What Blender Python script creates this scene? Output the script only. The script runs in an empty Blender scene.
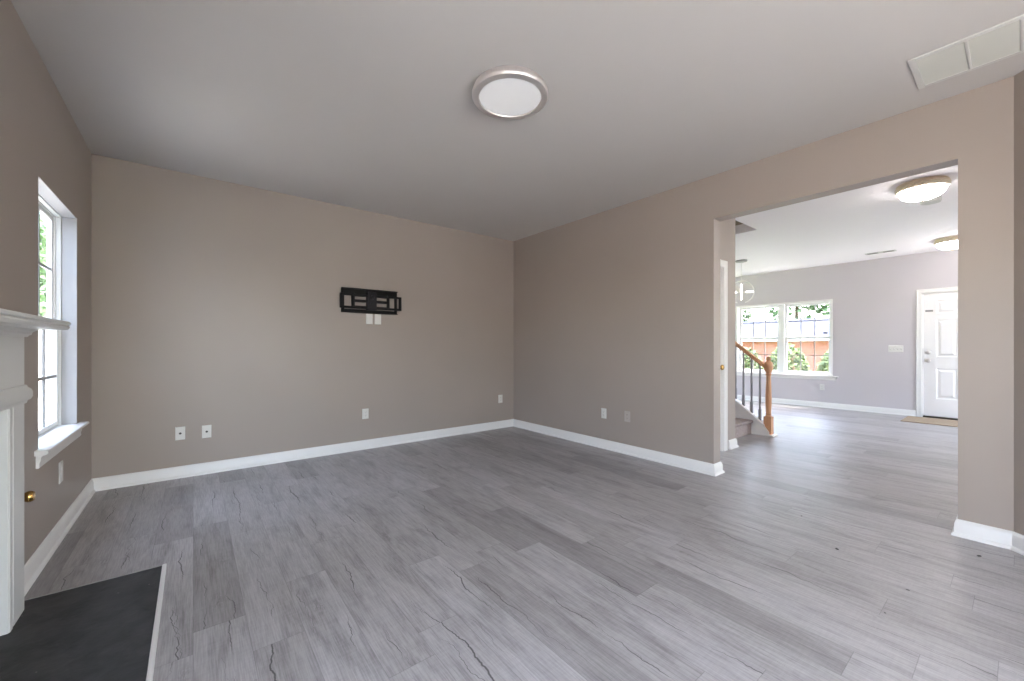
import bpy, bmesh, math, random
from mathutils import Vector, Matrix
random.seed(7)
PI = math.pi
C = bpy.context.scene.collection
S = bpy.context.scene

# ------------------------------------------------------------------ camera, sky, sun, exposure
cd = bpy.data.cameras.new('camera'); cam = bpy.data.objects.new('camera', cd); C.objects.link(cam)
cam.location = (0, 0, 1.1705); cam.rotation_euler = (PI/2, 0, math.radians(-38.3225))
cd.sensor_width = 36; cd.lens = 403.13/1024*36; cd.shift_y = 6.48/1024; cd.clip_start = 0.02; cd.clip_end = 300
S.camera = cam
S.view_settings.view_transform = 'Standard'; S.view_settings.look = 'None'
S.view_settings.gamma = 1; S.view_settings.use_curve_mapping = False
S.view_settings.exposure = 1.1
S.cycles.max_bounces = 14; S.cycles.diffuse_bounces = 8; S.cycles.glossy_bounces = 4
S.cycles.transparent_max_bounces = 12
S.cycles.caustics_reflective = False; S.cycles.caustics_refractive = False
S.cycles.sample_clamp_indirect = 6
S.cycles.use_denoising = True

w = bpy.data.worlds.new('sky'); S.world = w; w.use_nodes = True
nt = w.node_tree; nt.nodes.clear()
sky = nt.nodes.new('ShaderNodeTexSky'); sky.sky_type = 'NISHITA'; sky.sun_disc = False
sky.sun_elevation = math.radians(55); sky.sun_rotation = math.radians(120); sky.air_density = 1.0; sky.dust_density = 2.5
hz = nt.nodes.new('ShaderNodeMixRGB'); hz.inputs[0].default_value = 0.3; hz.inputs[2].default_value = (4.2, 4.2, 4.3, 1)
bg = nt.nodes.new('ShaderNodeBackground'); bg.inputs[1].default_value = 2.1
wo = nt.nodes.new('ShaderNodeOutputWorld')
nt.links.new(sky.outputs[0], hz.inputs[1]); nt.links.new(hz.outputs[0], bg.inputs[0]); nt.links.new(bg.outputs[0], wo.inputs[0])

sl = bpy.data.lights.new('sun', 'SUN'); sl.energy = 9; sl.angle = math.radians(0.8); sl.color = (1, .95, .88)
so = bpy.data.objects.new('sun', sl); C.objects.link(so)
so.rotation_euler = Vector((-.34, .2, -1)).to_track_quat('-Z', 'Y').to_euler(); so.location = (12, -3, 12)


# ------------------------------------------------------------------ materials
def srgb(r, g, b):
    f = lambda c: (c/255/12.92) if c/255 <= .04045 else ((c/255+.055)/1.055)**2.4
    return (f(r), f(g), f(b), 1)
class N:
    def __init__(s, name):
        s.m = bpy.data.materials.new(name); s.m.use_nodes = True; s.t = s.m.node_tree; s.t.nodes.clear()
        s.o = s.t.nodes.new('ShaderNodeOutputMaterial'); s.b = s.t.nodes.new('ShaderNodeBsdfPrincipled')
        s.t.links.new(s.b.outputs[0], s.o.inputs[0])
    def n(s, typ, **k):
        x = s.t.nodes.new(typ)
        for a, v in k.items(): setattr(x, a, v)
        return x
    def l(s, a, b): s.t.links.new(a, b)
    def math(s, op, a, b=None, c=None, clamp=False):
        x = s.n('ShaderNodeMath', operation=op); x.use_clamp = clamp
        for i, v in enumerate((a, b, c)):
            if v is None: continue
            if isinstance(v, (int, float)): x.inputs[i].default_value = v
            else: s.l(v, x.inputs[i])
        return x.outputs[0]
    def pos(s): return s.n('ShaderNodeNewGeometry').outputs['Position']
    def mapping(s, v, scale=(1,1,1), loc=(0,0,0), rot=(0,0,0)):
        x = s.n('ShaderNodeMapping'); s.l(v, x.inputs[0]); x.inputs['Scale'].default_value = scale
        x.inputs['Location'].default_value = loc; x.inputs['Rotation'].default_value = rot
        return x.outputs[0]
    def noise(s, v, scale, detail=3, rough=.5, dist=0):
        x = s.n('ShaderNodeTexNoise'); s.l(v, x.inputs['Vector']); x.inputs['Scale'].default_value = scale
        x.inputs['Detail'].default_value = detail; x.inputs['Roughness'].default_value = rough; x.inputs['Distortion'].default_value = dist
        return x.outputs['Fac']
    def ramp(s, f, stops):
        x = s.n('ShaderNodeValToRGB'); s.l(f, x.inputs[0]); e = x.color_ramp.elements
        while len(e) < len(stops): e.new(.5)
        for i, (p, c) in enumerate(stops): e[i].position = p; e[i].color = c
        return x.outputs[0]
    def mix(s, f, a, b, mode='MIX'):
        x = s.n('ShaderNodeMixRGB', blend_type=mode)
        for i, v in enumerate((f, a, b)):
            if isinstance(v, (int, float)): x.inputs[i].default_value = v
            elif isinstance(v, tuple): x.inputs[i].default_value = v
            else: s.l(v, x.inputs[i])
        return x.outputs[0]
    def bump(s, h, strength=.2, dist=.002):
        x = s.n('ShaderNodeBump'); x.inputs['Strength'].default_value = strength; x.inputs['Distance'].default_value = dist
        s.l(h, x.inputs['Height']); s.l(x.outputs[0], s.b.inputs['Normal'])

def paint(name, col, rough=.6, var=.05, bscale=140, bstr=.15, metal=0, spec=.5):
    k = N(name); p = k.pos()
    f = k.noise(p, 1.3, 3)
    d = tuple(c*(1-var) for c in col[:3])+(1,); e = tuple(min(1, c*(1+var)) for c in col[:3])+(1,)
    k.l(k.ramp(f, [(.3, d), (.7, e)]), k.b.inputs['Base Color'])
    k.b.inputs['Roughness'].default_value = rough; k.b.inputs['Metallic'].default_value = metal
    k.b.inputs['Specular IOR Level'].default_value = spec
    if bstr: k.bump(k.noise(p, bscale, 2), bstr, .001)
    return k.m
M = {}
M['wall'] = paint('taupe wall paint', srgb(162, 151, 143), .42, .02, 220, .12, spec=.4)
M['foyer_wall'] = paint('pale mauve grey wall paint', srgb(196, 190, 194), .5, .02, 220, .12)
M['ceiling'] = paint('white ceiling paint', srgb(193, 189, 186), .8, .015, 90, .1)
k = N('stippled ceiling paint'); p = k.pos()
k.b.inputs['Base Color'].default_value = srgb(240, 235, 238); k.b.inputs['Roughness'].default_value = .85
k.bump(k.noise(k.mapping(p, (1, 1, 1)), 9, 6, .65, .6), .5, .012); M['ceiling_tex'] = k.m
M['white'] = paint('white gloss trim paint', srgb(228, 226, 224), .32, .015, 60, .05)
M['mantel'] = paint('white mantel paint', srgb(214, 214, 212), .38, .02, 60, .06)
M['door'] = paint('white door paint', srgb(236, 233, 233), .35, .01, 60, .04)
M['plastic'] = paint('white plastic', srgb(216, 214, 210), .35, .01, 60, 0)
M['plastic_dark'] = paint('grey slots', srgb(70, 68, 66), .5, .05, 60, 0)
M['painted_plate'] = paint('painted over plate', srgb(180, 171, 166), .4, .02, 60, 0)
M['black'] = paint('black powder coated steel', srgb(9, 7, 7), .5, .1, 300, .1, spec=.25)
M['blackhub'] = paint('black plastic hub', srgb(22, 20, 26), .4, .1, 300, .05, spec=.3)
M['brass'] = paint('polished brass', srgb(196, 156, 92), .22, .05, 60, 0, metal=1)
M['nickel'] = paint('brushed nickel', srgb(226, 220, 217), .45, .04, 60, 0, metal=.75)
M['bronze'] = paint('dark bronze threshold', srgb(58, 50, 46), .45, .1, 60, 0, metal=.5)
M['baluster_grey'] = paint('baluster grey with shade', srgb(138, 136, 140), .4, .03, 60, 0)  # white balusters greyed for the shade they stand in; sticker shares the tone
M['vent_paint'] = paint('cream vent paint', srgb(200, 199, 195), .5, .02, 60, 0)
M['reveal'] = paint('pale reveal paint', srgb(168, 167, 168), .55, .02, 60, .05)
M['vent_louvre'] = paint('darker vent louvre', srgb(178, 177, 170), .6, .06, 60, 0)  # a little darker than the grille frame
M['vent_dark'] = paint('vent recess', srgb(140, 140, 132), .8, .05, 60, 0)
M['antique'] = paint('antique gold rim', srgb(216, 200, 178), .5, .12, 40, .1, metal=0)
M['firebrick'] = paint('sooty firebox', srgb(48, 46, 45), .9, .2, 20, .3)
M['bark'] = paint('bark', srgb(96, 80, 66), .95, .3, 12, .6)
M['vinyl'] = paint('white vinyl window frame', srgb(226, 226, 224), .4, .02, 60, 0)
M['grey_track'] = paint('grey window track', srgb(150, 148, 146), .5, .04, 60, 0)

def wood(name, c0, c1, scale=(30, 30, 2)):
    k = N(name); p = k.pos(); f = k.noise(k.mapping(p, scale), 3, 4, .6, .4)
    k.l(k.ramp(f, [(.3, c0), (.7, c1)]), k.b.inputs['Base Color']); k.b.inputs['Roughness'].default_value = .35
    return k.m
M['oak'] = wood('honey oak', srgb(196, 142, 104), srgb(218, 170, 132))

# floor planks run along +Y
k = N('grey oak vinyl planks'); p = k.pos()
sx = k.n('ShaderNodeSeparateXYZ'); k.l(p, sx.inputs[0]); X, Y = sx.outputs[0], sx.outputs[1]
PW, PL = .181, 1.22
fx = k.math('DIVIDE', k.math('ADD', X, 10.68), PW); ix = k.math('FLOOR', fx); frx = k.math('FRACT', fx)
wn = k.n('ShaderNodeTexWhiteNoise', noise_dimensions='1D'); k.l(ix, wn.inputs['W'])
fy = k.math('ADD', k.math('DIVIDE', Y, PL), k.math('MULTIPLY', wn.outputs['Value'], 7.3)); iy = k.math('FLOOR', fy); fry = k.math('FRACT', fy)
cid = k.n('ShaderNodeCombineXYZ'); k.l(ix, cid.inputs[0]); k.l(iy, cid.inputs[1])
wn2 = k.n('ShaderNodeTexWhiteNoise', noise_dimensions='3D'); k.l(cid.outputs[0], wn2.inputs['Vector'])
rnd = wn2.outputs['Value']
off = k.n('ShaderNodeVectorMath', operation='SCALE'); k.l(wn2.outputs['Color'], off.inputs[0]); off.inputs['Scale'].default_value = 37
pv = k.n('ShaderNodeVectorMath', operation='ADD'); k.l(p, pv.inputs[0]); k.l(off.outputs[0], pv.inputs[1]); pv = pv.outputs[0]
grain = k.noise(k.mapping(pv, (34, 2.2, 1)), 1, 6, .62, .5)
fine = k.noise(k.mapping(pv, (190, 9, 1)), 1, 3, .6)
blotch = k.noise(k.mapping(pv, (7, 1.5, 1)), 1, 4, .6, 1.2)
saw = k.noise(k.mapping(pv, (14, 90, 1)), 1, 2, .5)
base = k.ramp(grain, [(.28, srgb(108, 104, 104)), (.45, srgb(153, 150, 151)), (.62, srgb(176, 173, 174)), (.8, srgb(188, 185, 187))])
base = k.mix(.5, base, k.ramp(blotch, [(.34, srgb(96, 92, 92)), (.5, srgb(164, 161, 162)), (.8, srgb(186, 183, 185))]), 'MIX')
base = k.mix(.35, base, k.ramp(fine, [(.35, srgb(130, 126, 124)), (.6, srgb(190, 186, 184))]), 'MIX')
base = k.mix(.05, base, k.ramp(saw, [(.4, srgb(120, 116, 114)), (.6, srgb(200, 196, 194))]), 'MIX')
tone = k.ramp(rnd, [(0, (.70, .69, .69, 1)), (.12, (.85, .845, .84, 1)), (.45, (.95, .945, .945, 1)), (1, (1.0, 1.0, 1.01, 1))])
base = k.mix(1, base, tone, 'MULTIPLY')
# long dark checks in some boards
sc_ = k.n('ShaderNodeSeparateColor'); k.l(wn2.outputs['Color'], sc_.inputs[0])
def crack(seed, ch, freq, lo, wd):
    v = k.n('ShaderNodeCombineXYZ'); k.l(k.math('MULTIPLY', rnd, 91+seed), v.inputs[0]); k.l(k.math('MULTIPLY', Y, freq), v.inputs[1]); v.inputs[2].default_value = seed*3.7
    wob = k.math('MULTIPLY', k.math('SUBTRACT', k.noise(v.outputs[0], 1, 5, .6), .5), .75)
    cen = k.math('ADD', k.math('ADD', k.math('MULTIPLY', ch, .7), .15), wob)
    d = k.math('ABSOLUTE', k.math('SUBTRACT', frx, cen))
    v2 = k.n('ShaderNodeCombineXYZ'); k.l(k.math('MULTIPLY', rnd, 53+seed), v2.inputs[0]); k.l(k.math('MULTIPLY', Y, 2.1), v2.inputs[1]); v2.inputs[2].default_value = seed*9.1
    amp = k.math('MULTIPLY', k.math('SUBTRACT', k.noise(v2.outputs[0], 1, 2, .5), lo), wd*9, clamp=True)
    return k.math('SUBTRACT', 1, k.math('DIVIDE', d, k.math('ADD', k.math('MULTIPLY', amp, wd), .0001)), clamp=True)
cm = k.math('MAXIMUM', crack(1, sc_.outputs[0], 3.2, .49, .12), crack(2, sc_.outputs[1], 4.6, .53, .08))
cm = k.math('MINIMUM', k.math('MULTIPLY', cm, 1.8), 1)
base = k.mix(k.math('MULTIPLY', cm, .85), base, srgb(58, 54, 54))
kn = k.n('ShaderNodeTexVoronoi'); k.l(k.mapping(pv, (7, 2.2, 1)), kn.inputs['Vector']); kn.inputs['Scale'].default_value = 1
knm = k.math('MULTIPLY', k.math('SUBTRACT', 1, k.math('DIVIDE', kn.outputs['Distance'], .22), clamp=True), k.math('GREATER_THAN', k.noise(k.mapping(pv, (60, 16, 1)), 1, 3, .6, 2), .5))
base = k.mix(k.math('MULTIPLY', knm, .4), base, srgb(70, 66, 65))
def seam(fr, wdt):
    return k.math('SUBTRACT', 1, k.math('DIVIDE', k.math('MINIMUM', fr, k.math('SUBTRACT', 1, fr)), wdt), clamp=True)
sm = k.math('MAXIMUM', seam(frx, .010), seam(fry, .0016))
base = k.mix(k.math('MULTIPLY', sm, .42), base, srgb(62, 60, 60))
k.l(base, k.b.inputs['Base Color'])
k.l(k.math('ADD', k.math('MULTIPLY', grain, .16), .30), k.b.inputs['Roughness'])
k.b.inputs['Specular IOR Level'].default_value = .5
k.bump(k.math('SUBTRACT', k.math('MULTIPLY', grain, .5), k.math('ADD', k.math('MULTIPLY', sm, .7), cm)), .25, .0015)
M['floor'] = k.m

k = N('black slate hearth'); p = k.pos()
f = k.noise(p, 9, 5, .6, .6); c = k.ramp(f, [(.3, srgb(44, 44, 45)), (.7, srgb(70, 70, 71))])
v = k.n('ShaderNodeTexVoronoi'); k.l(p, v.inputs['Vector']); v.inputs['Scale'].default_value = 13
sp = k.math('LESS_THAN', v.outputs['Distance'], .045); c = k.mix(k.math('MULTIPLY', sp, .7), c, srgb(150, 150, 145))
k.l(c, k.b.inputs['Base Color']); k.b.inputs['Roughness'].default_value = .5; k.b.inputs['Specular IOR Level'].default_value = .3
k.bump(k.noise(p, 16, 6, .65, .5), .45, .006); M['slate'] = k.m
k = N('grey brown carpet'); p = k.pos(); f = k.noise(p, 60, 3, .7)
k.l(k.ramp(f, [(.35, srgb(138, 124, 120)), (.65, srgb(186, 172, 168))]), k.b.inputs['Base Color']); k.b.inputs['Roughness'].default_value = 1
k.bump(k.noise(p, 400, 2), .8, .004); M['carpet'] = k.m
k = N('coir mat'); p = k.pos(); f = k.noise(p, 120, 3, .7)
k.l(k.ramp(f, [(.35, srgb(140, 122, 102)), (.65, srgb(176, 158, 136))]), k.b.inputs['Base Color']); k.b.inputs['Roughness'].default_value = 1
k.bump(f, .8, .004); M['mat'] = k.m
k = N('window glass')
k.t.nodes.remove(k.b); g = k.n('ShaderNodeBsdfGlossy'); g.inputs['Roughness'].default_value = .03
t = k.n('ShaderNodeBsdfTransparent'); t.inputs[0].default_value = (.93, .95, .95, 1)
fr = k.n('ShaderNodeLayerWeight'); fr.inputs[0].default_value = .5; mx = k.n('ShaderNodeMixShader')
k.l(k.math('ADD', k.math('MULTIPLY', k.math('POWER', fr.outputs['Facing'], 5), .25), .02), mx.inputs[0]); k.l(t.outputs[0], mx.inputs[1]); k.l(g.outputs[0], mx.inputs[2]); k.l(mx.outputs[0], k.o.inputs[0])
M['glass'] = k.m
k = N('window glass with dimming tint and screen')
k.t.nodes.remove(k.b); g = k.n('ShaderNodeBsdfGlossy'); g.inputs['Roughness'].default_value = .03
t = k.n('ShaderNodeBsdfTransparent'); t.inputs[0].default_value = (.82, .82, .83, 1)  # even tint on all panes, added to dim the view outside
mx = k.n('ShaderNodeMixShader'); mx.inputs[0].default_value = .04
k.l(t.outputs[0], mx.inputs[1]); k.l(g.outputs[0], mx.inputs[2]); k.l(mx.outputs[0], k.o.inputs[0])
M['dim_screen_glass'] = k.m
def emit(name, col, st):
    k = N(name); k.b.inputs['Base Color'].default_value = srgb(240, 240, 240); k.b.inputs['Roughness'].default_value = .4
    k.b.inputs['Emission Color'].default_value = col; k.b.inputs['Emission Strength'].default_value = st
    return k.m
M['lens'] = emit('lit frosted lens', (1, .99, .98, 1), .06)
M['bowl'] = emit('lit ribbed glass bowl', (1, .95, .9, 1), 16)
M['tube'] = emit('lit frosted tube', (1, .93, .85, 1), 3)
M['globe'] = emit('opal fill globe', (1, .955, .91, 1), 15)  # glow of the added globes out of view
def leafmat(name, a, b):
    k = N(name); p = k.pos(); f = k.noise(p, 6, 3, .6)
    k.l(k.ramp(f, [(.3, a), (.7, b)]), k.b.inputs['Base Color']); k.b.inputs['Roughness'].default_value = .6
    return k.m
M['leaf_tree'] = leafmat('tree leaves', srgb(52, 78, 40), srgb(92, 120, 70))
M['leaf_hedge'] = leafmat('shrub leaves', srgb(62, 88, 44), srgb(122, 140, 84))
M['grass'] = leafmat('lawn', srgb(120, 138, 84), srgb(150, 160, 110))
M['concrete'] = paint('concrete', srgb(228, 222, 212), .9, .06, 20, .3)
M['fence'] = paint('white fence paint', srgb(140, 130, 122), .7, .1, 8, .2)
M['siding'] = paint('pale blue grey siding', srgb(190, 196, 206), .7, .04, 8, .1)  # only on the added chase; tint gives its bounce a blue cast
M['roof'] = paint('blue grey shingles', srgb(58, 62, 78), .9, .12, 8, .3)
k = N('red brick'); p = k.pos(); br = k.n('ShaderNodeTexBrick')
cx = k.n('ShaderNodeSeparateXYZ'); k.l(p, cx.inputs[0]); cc = k.n('ShaderNodeCombineXYZ'); k.l(cx.outputs[1], cc.inputs[0]); k.l(cx.outputs[2], cc.inputs[1])
k.l(cc.outputs[0], br.inputs['Vector']); br.inputs['Color1'].default_value = srgb(146, 80, 62); br.inputs['Color2'].default_value = srgb(128, 64, 50)
br.inputs['Mortar'].default_value = srgb(200, 188, 176); br.inputs['Scale'].default_value = 4.5; br.inputs['Mortar Size'].default_value = .012
k.l(br.outputs[0], k.b.inputs['Base Color']); k.b.inputs['Roughness'].default_value = .9; M['brick'] = k.m

# ------------------------------------------------------------------ helpers
def obj(name, bm, mat, parent=None, smooth=False, bevel=0, loc=None):
    bmesh.ops.recalc_face_normals(bm, faces=bm.faces)
    me = bpy.data.meshes.new(name); bm.to_mesh(me); bm.free()
    if isinstance(mat, str): mat = M[mat]
    me.materials.append(mat)
    if smooth:
        for p_ in me.polygons: p_.use_smooth = True
        try: me.set_sharp_from_angle(angle=math.radians(38))
        except Exception: pass
    o = bpy.data.objects.new(name, me); C.objects.link(o)
    if parent: o.parent = parent
    if loc: o.location = loc
    if bevel:
        b = o.modifiers.new('bevel', 'BEVEL'); b.width = bevel; b.segments = 2; b.limit_method = 'ANGLE'; b.angle_limit = math.radians(40)
    return o
def tag(o, label, cat, group=None, kind=None):
    if label: o['label'] = label
    if cat: o['category'] = cat
    if group: o['group'] = group
    if kind: o['kind'] = kind
    return o
def thing(name, label, cat, loc=(0,0,0), rz=0, group=None, kind=None):
    o = bpy.data.objects.new(name, None); o.empty_display_size = .1; C.objects.link(o); o.location = loc; o.rotation_euler = (0, 0, rz)
    return tag(o, label, cat, group, kind)
def struct(o, label=None):
    o['kind'] = 'structure'
    if label: o['label'] = label
    return o
def bx(bm, x0, x1, y0, y1, z0, z1):
    v = [bm.verts.new((x, y, z)) for x in (x0, x1) for y in (y0, y1) for z in (z0, z1)]
    for f in ((0,1,3,2), (4,6,7,5), (0,4,5,1), (2,3,7,6), (0,2,6,4), (1,5,7,3)): bm.faces.new([v[i] for i in f])
def box(*a):
    bm = bmesh.new(); bx(bm, *a); return bm
def lathe(bm, prof, seg=32, axis='Z', at=(0,0,0), flat=False):
    rings = []
    def P(r, h, a):
        c, s_ = r*math.cos(a), r*math.sin(a)
        q = {'Z': (c, s_, h), 'Y': (c, h, s_), 'X': (h, c, s_)}[axis]
        return Vector(q)+Vector(at)
    for r, h in prof:
        if r < 1e-6: rings.append([bm.verts.new(P(0, h, 0))])
        else: rings.append([bm.verts.new(P(r, h, 2*PI*i/seg+(PI/seg if seg == 4 else 0))) for i in range(seg)])
    for a, b in zip(rings, rings[1:]):
        for i in range(seg):
            j = (i+1) % seg
            if len(a) == 1 and len(b) == 1: continue
            if len(a) == 1: bm.faces.new((a[0], b[i], b[j]))
            elif len(b) == 1: bm.faces.new((a[i], a[j], b[0]))
            else: bm.faces.new((a[i], a[j], b[j], b[i]))
    return bm
def tube(bm, pts, r, seg=10):
    pts = [Vector(q) for q in pts]; rings = []
    for i, q in enumerate(pts):
        d = (pts[min(i+1, len(pts)-1)]-pts[max(i-1, 0)]).normalized()
        u = d.orthogonal().normalized() if i == 0 else (u-d*u.dot(d)).normalized()
        v = d.cross(u)
        rings.append([bm.verts.new(q+(u*math.cos(2*PI*k/seg)+v*math.sin(2*PI*k/seg))*r) for k in range(seg)])
    for a, b in zip(rings, rings[1:]):
        for i in range(seg): bm.faces.new((a[i], a[(i+1) % seg], b[(i+1) % seg], b[i]))
    bm.faces.new(rings[0]); bm.faces.new(rings[-1][::-1]); return bm
def loft(bm, secs, closed_ends=True):
    rs = [[bm.verts.new(q) for q in s_] for s_ in secs]; n = len(secs[0])
    for a, b in zip(rs, rs[1:]):
        for i in range(n): bm.faces.new((a[i], a[(i+1) % n], b[(i+1) % n], b[i]))
    if closed_ends: bm.faces.new(rs[0]); bm.faces.new(rs[-1][::-1])
    return bm
def prof_along(path, prof, side=1):
    """profile (d outwards, z) swept along a floor polyline with mitred corners; side=+1 puts it on the left of travel"""
    pts = [Vector((a, b)) for a, b in path]; secs = []
    for i, q in enumerate(pts):
        ns = []
        if i > 0: d = (q-pts[i-1]).normalized(); ns.append(Vector((-d.y, d.x))*side)
        if i < len(pts)-1: d = (pts[i+1]-q).normalized(); ns.append(Vector((-d.y, d.x))*side)
        n = ns[0] if len(ns) == 1 else (ns[0]+ns[1])/(1+ns[0].dot(ns[1]))
        secs.append([(q.x+n.x*d_, q.y+n.y*d_, z) for d_, z in prof])
    bm = bmesh.new(); loft(bm, secs); return bm
def grid_wall(axis, a, b, us, vs, holes):
    """slab between axis=a..b, u range, z range, rectangular holes (u0,u1,z0,z1); one clean mesh"""
    U = sorted(set(list(us)+[h for q in holes for h in q[:2]])); V = sorted(set(list(vs)+[h for q in holes for h in q[2:]]))
    bm = bmesh.new()
    def pt(t, u, v):
        return {'X': (t, u, v), 'Y': (u, t, v), 'Z': (u, v, t)}[axis]
    cache = {}
    def vt(t, u, v):
        key = (round(t, 5), round(u, 5), round(v, 5))
        if key not in cache: cache[key] = bm.verts.new(pt(t, u, v))
        return cache[key]
    def solid(i, j):
        if i < 0 or j < 0 or i >= len(U)-1 or j >= len(V)-1: return False
        cu, cv = (U[i]+U[i+1])/2, (V[j]+V[j+1])/2
        return not any(h[0] < cu < h[1] and h[2] < cv < h[3] for h in holes)
    for i in range(len(U)-1):
        for j in range(len(V)-1):
            if not solid(i, j): continue
            u0, u1, v0, v1 = U[i], U[i+1], V[j], V[j+1]
            for t in (a, b): bm.faces.new([vt(t, u0, v0), vt(t, u1, v0), vt(t, u1, v1), vt(t, u0, v1)])
            if not solid(i-1, j): bm.faces.new([vt(a, u0, v0), vt(b, u0, v0), vt(b, u0, v1), vt(a, u0, v1)])
            if not solid(i+1, j): bm.faces.new([vt(a, u1, v0), vt(b, u1, v0), vt(b, u1, v1), vt(a, u1, v1)])
            if not solid(i, j-1): bm.faces.new([vt(a, u0, v0), vt(b, u0, v0), vt(b, u1, v0), vt(a, u1, v0)])
            if not solid(i, j+1): bm.faces.new([vt(a, u0, v1), vt(b, u0, v1), vt(b, u1, v1), vt(a, u1, v1)])
    return bm

# ------------------------------------------------------------------ room dimensions (metres)
H = 2.74
XL, XR, YB, XF = -.649, 3.727, 4.681, 9.555
YE, YJ, ZO = 1.746, .247, 2.342        # cased opening in the right wall
XR2 = 3.858                            # foyer side of the right wall
YR = -2.2; YN, YS = -1.7, 6.6          # rear wall, foyer side walls
YD, XE = 2.085, 4.985                  # closet wall under the stairs and its free end
W1 = (3.255, 4.167, .615, 2.085)       # window beside the fireplace (y0,y1,z0,z1)
W0 = (-1.9, .30, .35, 2.2)         # unseen window near the camera, enlarged to light the right wall
W2 = (2.234, 3.975, .606, 2.085)       # double window at the front
FB = (1.55, 2.35, 0, .78)              # firebox

struct(obj('floor', box(-.9, 9.9, YR-.2, YS+.2, -.12, 0), 'floor'))
# ceiling of the living room and foyer with the stairwell cut out
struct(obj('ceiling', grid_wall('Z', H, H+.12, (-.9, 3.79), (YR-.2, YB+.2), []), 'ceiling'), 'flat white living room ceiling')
hole = (XE, 5.922, 2.201, 5.4)
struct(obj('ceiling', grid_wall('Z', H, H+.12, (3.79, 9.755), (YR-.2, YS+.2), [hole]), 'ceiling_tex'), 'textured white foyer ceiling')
bm = bmesh.new()
bx(bm, hole[0]-.1, hole[0], hole[2]-.1, hole[3]+.1, H+.12, 3.9); bx(bm, hole[1], hole[1]+.1, hole[2]-.1, hole[3]+.1, H+.12, 3.9)
bx(bm, hole[0], hole[1], hole[2]-.1, hole[2], H+.12, 3.9); bx(bm, hole[0], hole[1], hole[3], hole[3]+.1, H+.12, 3.9)
bx(bm, hole[0]-.1, hole[1]+.1, hole[2]-.1, hole[3]+.1, 3.9, 4.0)
struct(obj('wall_stairwell', bm, 'wall'), 'grey stairwell walls above the foyer ceiling')

struct(obj('wall_left', grid_wall('X', XL-.14, XL, (YR-.2, YB+.15), (0, H), [W1, W0, FB]), 'wall'))
struct(obj('wall_light_block', box(-2.1, XL-.52, 1.15, 2.75, -1.1, 4.2), 'siding'), 'unseen pale sided chase added outside the left wall to block window light')  # oversized chase added to cut the window light near the back corner
struct(obj('wall_back', box(XL, XR2, YB, YB+.15, 0, H), 'wall'))
# right wall with the wide opening, bending 45 degrees at its near end
bm = grid_wall('X', XR, XR2, (.0296, YB), (0, H), [(YJ, YE, 0, ZO)])
struct(obj('wall_right', bm, 'wall'))
bm = bmesh.new()
q = [(XR, .0296), (3.2, -.4974), (3.2, YR), (3.33, YR), (3.33, -.551), (XR2, -.0236), (XR2, .0296)]
lo = [bm.verts.new((x, y, 0)) for x, y in q]; hi = [bm.verts.new((x, y, H)) for x, y in q]
for i in range(len(q)): j = (i+1) % len(q); bm.faces.new((lo[i], lo[j], hi[j], hi[i]))
bm.faces.new(lo); bm.faces.new(hi[::-1])
struct(obj('wall_angled', bm, 'wall'), 'short angled end of the right wall')
SD = (.15, 1.75, 0.0, 2.1)
struct(obj('wall_rear', grid_wall('Y', YR-.15, YR, (XL-.2, 3.79), (0, H), [SD]), 'wall'))
# foyer
FD = (.09, 1.045, 0, 2.075)            # front door rough opening
FW3 = (-1.35, -.35, .606, 2.085)
struct(obj('wall_front', grid_wall('X', XF, XF+.2, (YN-.15, YS+.15), (0, H), [W2, FD]), 'foyer_wall'))

NW = (7.6, 9.1, .3, 2.3)
DW = (6.4, 9.3, .3, 2.3)
struct(obj('wall_near', grid_wall('Y', YN-.15, YN, (XR2, XF), (0, H), [NW]), 'foyer_wall'))
struct(obj('wall_dining', grid_wall('Y', YS, YS+.15, (XE+.1, XF), (0, H), [DW]), 'foyer_wall'))
CD = (4.045, 4.675, 0, 2.065)
struct(obj('wall_closet', grid_wall('Y', YD, YD+.1, (XR2, XE), (0, H), [CD]), 'wall'), 'shade-darkened wall under the stairs holding the closet door')  # living room paint in place of foyer paint, darker to put in shade
struct(obj('wall_stair', box(XE-.1, XE, YD+.1, YS+.15, 0, H), 'wall'), 'shade-darkened wall along the staircase')  # same darker paint, for the shade along the stairs

# ------------------------------------------------------------------ baseboards
BP = [(0, 0), (.028, 0), (.028, .008), (.022, .018), (.016, .022), (.015, .074), (.011, .082), (.009, .094), (.004, .101), (0, .102)]
def base(name, path, side=-1, label=None): return struct(obj(name, prof_along(path, BP, side), 'white', smooth=True), label)
base('baseboard_left', [(XL, 2.765), (XL, YB), ], -1)
base('baseboard_back', [(XL, YB), (XR, YB)], -1)
base('baseboard_right', [(XR, YB), (XR, YE), (XR2, YE), (XR2, YD), (3.925, YD)], -1)
base('baseboard_angled', [(XR2, YN), (XR2, YJ), (XR, YJ), (XR, .0296), (3.2, -.4974), (3.2, YR), (2.95, YR)], -1, 'white baseboard wrapping the near side of the opening')
base('baseboard_closet', [(4.805, YD), (XE, YD), (XE, 2.27)], -1)
base('baseboard_front', [(XF, YS), (XF, 1.108)], -1)
base('baseboard_near', [(XL, 1.0), (XL, YR), (.05, YR)], 1)
base('baseboard_foyer', [(XF, .02), (XF, YN), (XR2, YN)], -1)

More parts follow.
